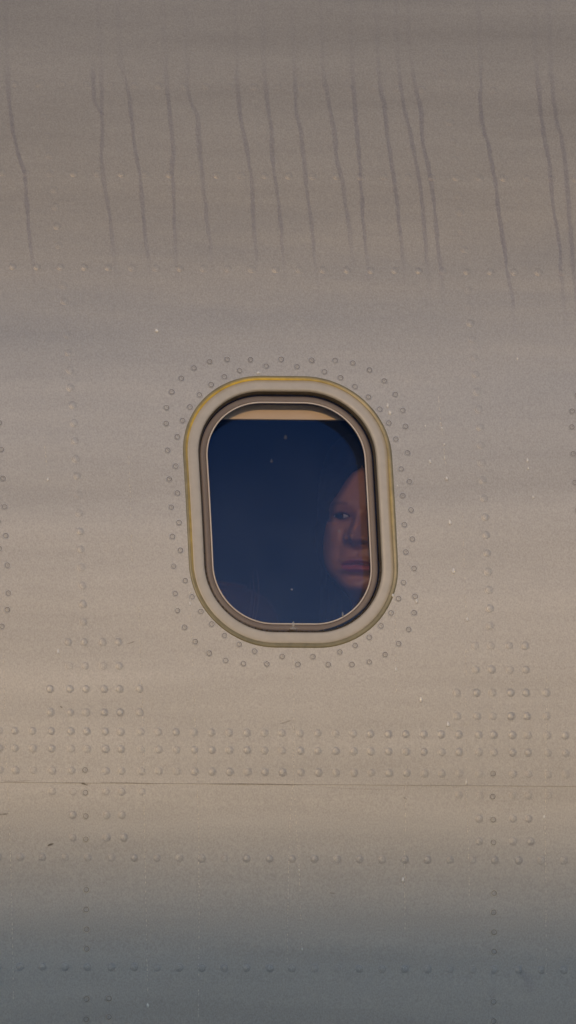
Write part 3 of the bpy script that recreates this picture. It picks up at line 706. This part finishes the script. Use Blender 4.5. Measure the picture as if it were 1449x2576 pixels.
# z, half width, front depth, back depth (photo units of 0.5 mm, eye line at z = 0)
HEAD = [(208,4,4,4),(205,40,48,50),(192,76,92,98),(165,104,128,138),(130,119,147,165),(90,127,160,178),(50,130,168,182),(20,129,170,178),(-10,127,166,168),(-45,129,166,152),(-80,130,168,132),(-110,126,172,112),(-140,113,172,98),(-165,90,166,88),(-185,68,152,82),(-200,58,118,80),(-212,56,70,80),(-228,58,52,84),(-265,60,48,88),(-300,70,50,92),(-325,110,58,96),(-345,190,70,100),(-370,290,84,110),(-420,340,110,130),(-520,345,150,140),(-700,315,160,140),(-900,330,175,150),(-1000,330,170,150)]
def G(x, m, s): return math.exp(-((x-m)/s)**2)
def feature(x, z):
    """forward relief of the face"""
    d = 0.0; ax = abs(x)
    # brow ridge and eye sockets
    d += 5*G(z, 26, 15)*G(ax, 48, 42)
    d -= 20*G(z, -1, 19)*G(ax, 50, 27)
    d -= 6*G(z, -2, 16)*G(ax, 24, 13)
    # lids
    d += 8*G(z, 10, 5.5)*G(ax, 53, 25) + 4.5*G(z, -12, 6)*G(ax, 53, 24)
    # nose
    if z < 25:
        q = sstep(12, -52, z); w_ = 13+10*q
        hgt_ = (9+36*q)*(1-sstep(-54, -84, z+4*G(x, 0, 10)))*sstep(24, -5, z)
        d += hgt_*G(x, 0, w_)
    d += 15*G(z, -51, 14)*G(x, 0, 17) + 22*G(z, -57, 11)*G(ax, 28, 10)
    d -= 8*G(z, -69, 4)*G(ax, 16, 7)
    d -= 5*G(z, -52, 14)*G(ax, 43, 8)
    # cheeks, folds
    d += 9*G(z, -50, 32)*G(ax, 72, 28)
    d -= 5*G(z, -95, 20)*G(ax, 52, 9)
    # philtrum and lips
    d -= 2.5*G(z, -90, 13)*G(x, 0, 5)
    lw = math.exp(-(ax/42)**4); z0 = z; z = z + 1.5*(ax/42)**2 - 1.5*G(x, 0, 9)
    d += lw*(10*G(z, -110, 7) + 15*G(z, -132, 9)) - 7*G(z, -121, 3.2)*lw
    z = z0
    d -= 8*G(z, -151, 9)*G(x, 0, 34)
    d += 10*G(z, -178, 16)*G(x, 0, 34)
    return d
HOP = [(150,0.0),(126,0.02),(110,0.2),(81,0.355),(59,0.47),(27,0.64),(0,0.74),(-30,0.90),(-60,1.12),(-110,1.36),(-200,1.36),(-400,1.30)]
def tone_at(x, z, tone, lip, front):
    c = list(tone); ax = abs(x)
    if not front: return c
    def mixc(t, q): 
        for k in range(3): c[k] = c[k]*(1-q)+t[k]*q
    dark = (0.030, 0.018, 0.016)
    mw = 43; z0 = z; z = z + 1.5*(ax/42)**2 - 1.5*G(x, 0, 9)
    if ax < mw+8:
        e = 1-(ax/mw)**2
        if e > 0:
            upz = -121+12*e**0.7 - 2*G(x, 0, 6); loz = -121-20*e**0.6
            if z > -121: mixc((lip[0]*.6, lip[1]*.6, lip[2]*.65), 0.85*sstep(upz+2.5, upz-1.5, z))
            else: mixc(lip, 0.95*sstep(loz-2.5, loz+1.5, z))
        mixc(dark, 0.9*G(z, -121, 2.0)*math.exp(-(ax/42)**6))
    z = z0
    mixc(dark, 0.6*G(z, -69, 3.4)*G(ax, 16, 6.5))
    b = G(z, 31-0.06*(ax-60)+(-0.004*(ax-58)**2+2), 5)*sstep(24, 36, ax)*(1-sstep(88, 104, ax)); mixc(dark, 0.5*b)
    mixc((tone[0]*.6, tone[1]*.55, tone[2]*.6), 0.6*G(z, -2, 17)*G(ax, 50, 28))  # eye sockets darkened: shade painted into the skin tone
    if -15 < z < 128:       # fine short hairs thinning out from the hairline
        hx = 127*math.sin(interp(HOP, z)[0]); mixc(dark, 0.8*sstep(hx-24, hx+2, ax))
    e = 1-((ax-53)/24)**2
    if e > 0: mixc(dark, 1.0*G(z, 1+7.5*e, 3.2)); mixc(dark, 0.5*G(z, -4.5*e, 2.2))
    return c
def eye_patch(sx, basis):
    v, f, c = [], [], []; nu, nv = 28, 12
    for j in range(nv+1):
        for i in range(nu+1):
            u = -1+2*i/nu; e = max(0, 1-u*u)**0.75; h = 6.4*e if j >= nv/2 else 4.8*e
            q = -1+2*j/nv; z = q*h+0.5; x = sx*53+u*23
            rr = ((x-sx*53)**2*1.0+z*z); y = 14*math.sqrt(max(0, 1-rr/(32*32)))
            v.append(basis(x, EYEF(x)+y-15, z))
            ir = math.hypot(x-(sx*53-4), z-1)
            if ir < 4.5: k = (0.004, 0.004, 0.005)
            elif ir < 13.5: k = (0.022, 0.013, 0.010)
            else: k = (0.46, 0.40, 0.36)
            c.append(k)
    for j in range(nv):
        for i in range(nu): a = j*(nu+1)+i; f.append((a, a+1, a+nu+2, a+nu+1))
    me = mesh('eye', v, f); col_attr(me, 'tone', c); return me
def EYEF(x): return 166*(max(0.0, 1-(abs(x)/127)**2.25))**(1/2.25)
def sup(phi, W, F, B, n=2.25):
    c, s = math.cos(phi), math.sin(phi); k = (abs(c)**n+abs(s)**n)**(-1/n)
    return W*s*k, (F if c > 0 else B)*c*k
def make_person(label, origin, yaw, roll, pitch, tone, lip, haircol, shirtcol, anchor_px=None, depth=0.0, group=None):
    # head axes: X to the viewer's right, Fw towards the viewer, Z up
    Xb = rgt.copy(); Fb = -Vector((fwd.x, fwd.y, 0)).normalized(); Zb = Vector((0, 0, 1))
    rot = Matrix.Rotation(yaw, 3, Zb); rot = Matrix.Rotation(roll, 3, Fb) @ rot
    Xr, Fr, Zr = rot @ Xb, rot @ Fb, rot @ Zb
    rp = Matrix.Rotation(pitch, 3, Xr); Fr, Zr = rp @ Fr, rp @ Zr
    O = Vector(origin)
    def basis(x, y, z): return O + (Xr*x + Fr*y + Zr*z)*PX
    v, f, c = [], [], []; ncol = 180
    zs = []
    z = 208.0
    while z > -205: zs.append(z); z -= 2.4
    while z > -1000: zs.append(z); z -= 12
    for z in zs:
        W, F, B = interp(HEAD, z)
        for i in range(ncol):
            t = i/ncol*2-1; phi = math.pi*(0.55*t+0.45*t**3)
            x, y = sup(phi, W, F, B)
            front = abs(phi) < 1.5 and z > -215
            if front: y += feature(x, z)*sstep(1.5, 1.0, abs(phi))
            v.append(basis(x, y, z)); c.append(tone_at(x, z, tone, lip, front))
    for j in range(len(zs)-1):
        for i in range(ncol):
            k = (i+1) % ncol; f.append((j*ncol+i, (j+1)*ncol+i, (j+1)*ncol+k, j*ncol+k))
    f.append(tuple(range(ncol))); f.append(tuple(reversed(range((len(zs)-1)*ncol, len(zs)*ncol))))
    me = mesh('person', v, f); col_attr(me, 'tone', c)
    body = link('person', me, M['face']); tag(body, label, 'person', group)
    for sx in (-1, 1): link('eye', eye_patch(sx, basis), M['eye'], body)
    # ears under the hair
    for sx in (-1, 1):
        ev, ef = [], []
        for j in range(9):
            a = j/8*math.pi
            for i in range(10):
                b = i/10*2*math.pi; ev.append(basis(sx*(126+9*math.sin(a)*math.cos(b)), 12+24*math.sin(a)*math.sin(b), -25+42*math.cos(a)))
        for j in range(8):
            for i in range(10): ef.append((j*10+i, (j+1)*10+i, (j+1)*10+(i+1) % 10, j*10+(i+1) % 10))
        em = mesh('ear', ev, ef); col_attr(em, 'tone', [tone]*len(ev)); link('ear', em, M['face'], body)
    # hair: centre-parted, falling past the shoulders, each side a ridged curtain with thickness
    hv, hf = [], []; nc = 90
    hz = []
    z = 226.0
    while z > -420: hz.append(z); z -= 6
    for j, z in enumerate(hz):
        W, F, B = interp(HEAD, min(z-12, 206) if z > 0 else max(z, -130))
        op = interp(HOP, z)[0]
        grow = 16+8*sstep(100, -100, z)+(0 if z < 190 else (z-190)*0.1)
        for i in range(nc+1):
            q = i/nc*2-1; sgn = -1 if q < 0 else 1; q = abs(q)
            phi = sgn*(op+(math.pi-op)*(1-q))
            edge = sstep(0.0, 0.10, 1-q if False else q if False else (abs(phi)-op)/(math.pi-op+1e-6))
            x, y = sup(phi, W+grow*edge+2, F+grow*edge+2, B+grow+2, 2.1)
            k = 1+0.012*math.sin(phi*46+z*0.02*sgn)+0.010*math.sin(phi*97+z*0.013)+0.004*math.sin(phi*190)
            hv.append(basis(x*k, y*k, z))
    for j in range(len(hz)-1):
        for i in range(nc):
            hf.append((j*(nc+1)+i, (j+1)*(nc+1)+i, (j+1)*(nc+1)+i+1, j*(nc+1)+i+1))
    hf.append(tuple(range(nc+1)))
    hm = simple('hair_strands', haircol, 0.6, 0, 0.3, 300); hm.node_tree.nodes['Principled BSDF'].inputs['Specular IOR Level'].default_value = 0.08
    link('hair', mesh('hair', hv, hf), hm, body)
    # jersey over the shoulders and trunk
    sv, sf = [], []; zz = [-318-12*k for k in range(57)]
    for z in zz:
        W, F, B = interp(HEAD, z)
        for i in range(72):
            x, y = sup(2*math.pi*i/72, W+9, F+9, B+9); sv.append(basis(x, y, z))
    for j in range(len(zz)-1):
        for i in range(72): sf.append((j*72+i, (j+1)*72+i, (j+1)*72+(i+1) % 72, j*72+(i+1) % 72))
    link('jersey', mesh('jersey', sv, sf), simple('jersey_cloth', shirtcol, 0.9, 0, 0.1, 200), body)
    return body
def at_depth(px, py, depth):
    s, th = ray(px, py, R-depth); return P(s, th, -depth)
# the eye line's middle, 110 mm behind the skin; the head axis lies further in
make_person('dark haired person looking out, half the face behind the right rim', at_depth(951, 1308, 0.150), -rad(17), -rad(2), rad(0), (0.47, 0.205, 0.095), (0.52, 0.125, 0.125), (0.004, 0.004, 0.005), (0.02, 0.022, 0.03))
second = make_person('second passenger, only faint reddish hair showing low behind the pane', at_depth(535, 1690, 0.34), rad(150), -rad(8), rad(0), (0.40, 0.22, 0.15), (0.4, 0.15, 0.14), (0.05, 0.02, 0.013), (0.03, 0.03, 0.035))

# loose reddish strands at the edge of the second passenger's hair
v, f = [], []; rg = random.Random(5)
for k in range(5):
    q = 0.75+0.25*k/4; jx = rg.uniform(-6, 6); jy = rg.uniform(-14, 14)
    pts = [(560+88*q+jx*0.3, 1500-72*q+jy), (560+94*q+jx, 1530-50*q+jy), (556+92*q+jx, 1565-20*q), (545+86*q+jx*1.4, 1600), (530+80*q+jx*2, 1650)]
    o = len(v); hw = rg.uniform(0.4, 0.9)*PX
    for i, (x, y) in enumerate(pts):
        c = at_depth(x, y, 0.19+0.02*rg.random()); e = hw*(0.15 if i in (0, 4) else 1)
        for t in range(4): v.append(c + rgt*(math.cos(t*math.pi/2)*e) + fwd*(math.sin(t*math.pi/2)*e))
    for i in range(4):
        for t in range(4): f.append((o+i*4+t, o+(i+1)*4+t, o+(i+1)*4+(t+1) % 4, o+i*4+(t+1) % 4))
tag(link('loose_hair', mesh('loose_hair', v, f), simple('reddish_hair', (0.10, 0.045, 0.03), 0.45, 0, 0.3, 300), second), kind='stuff')
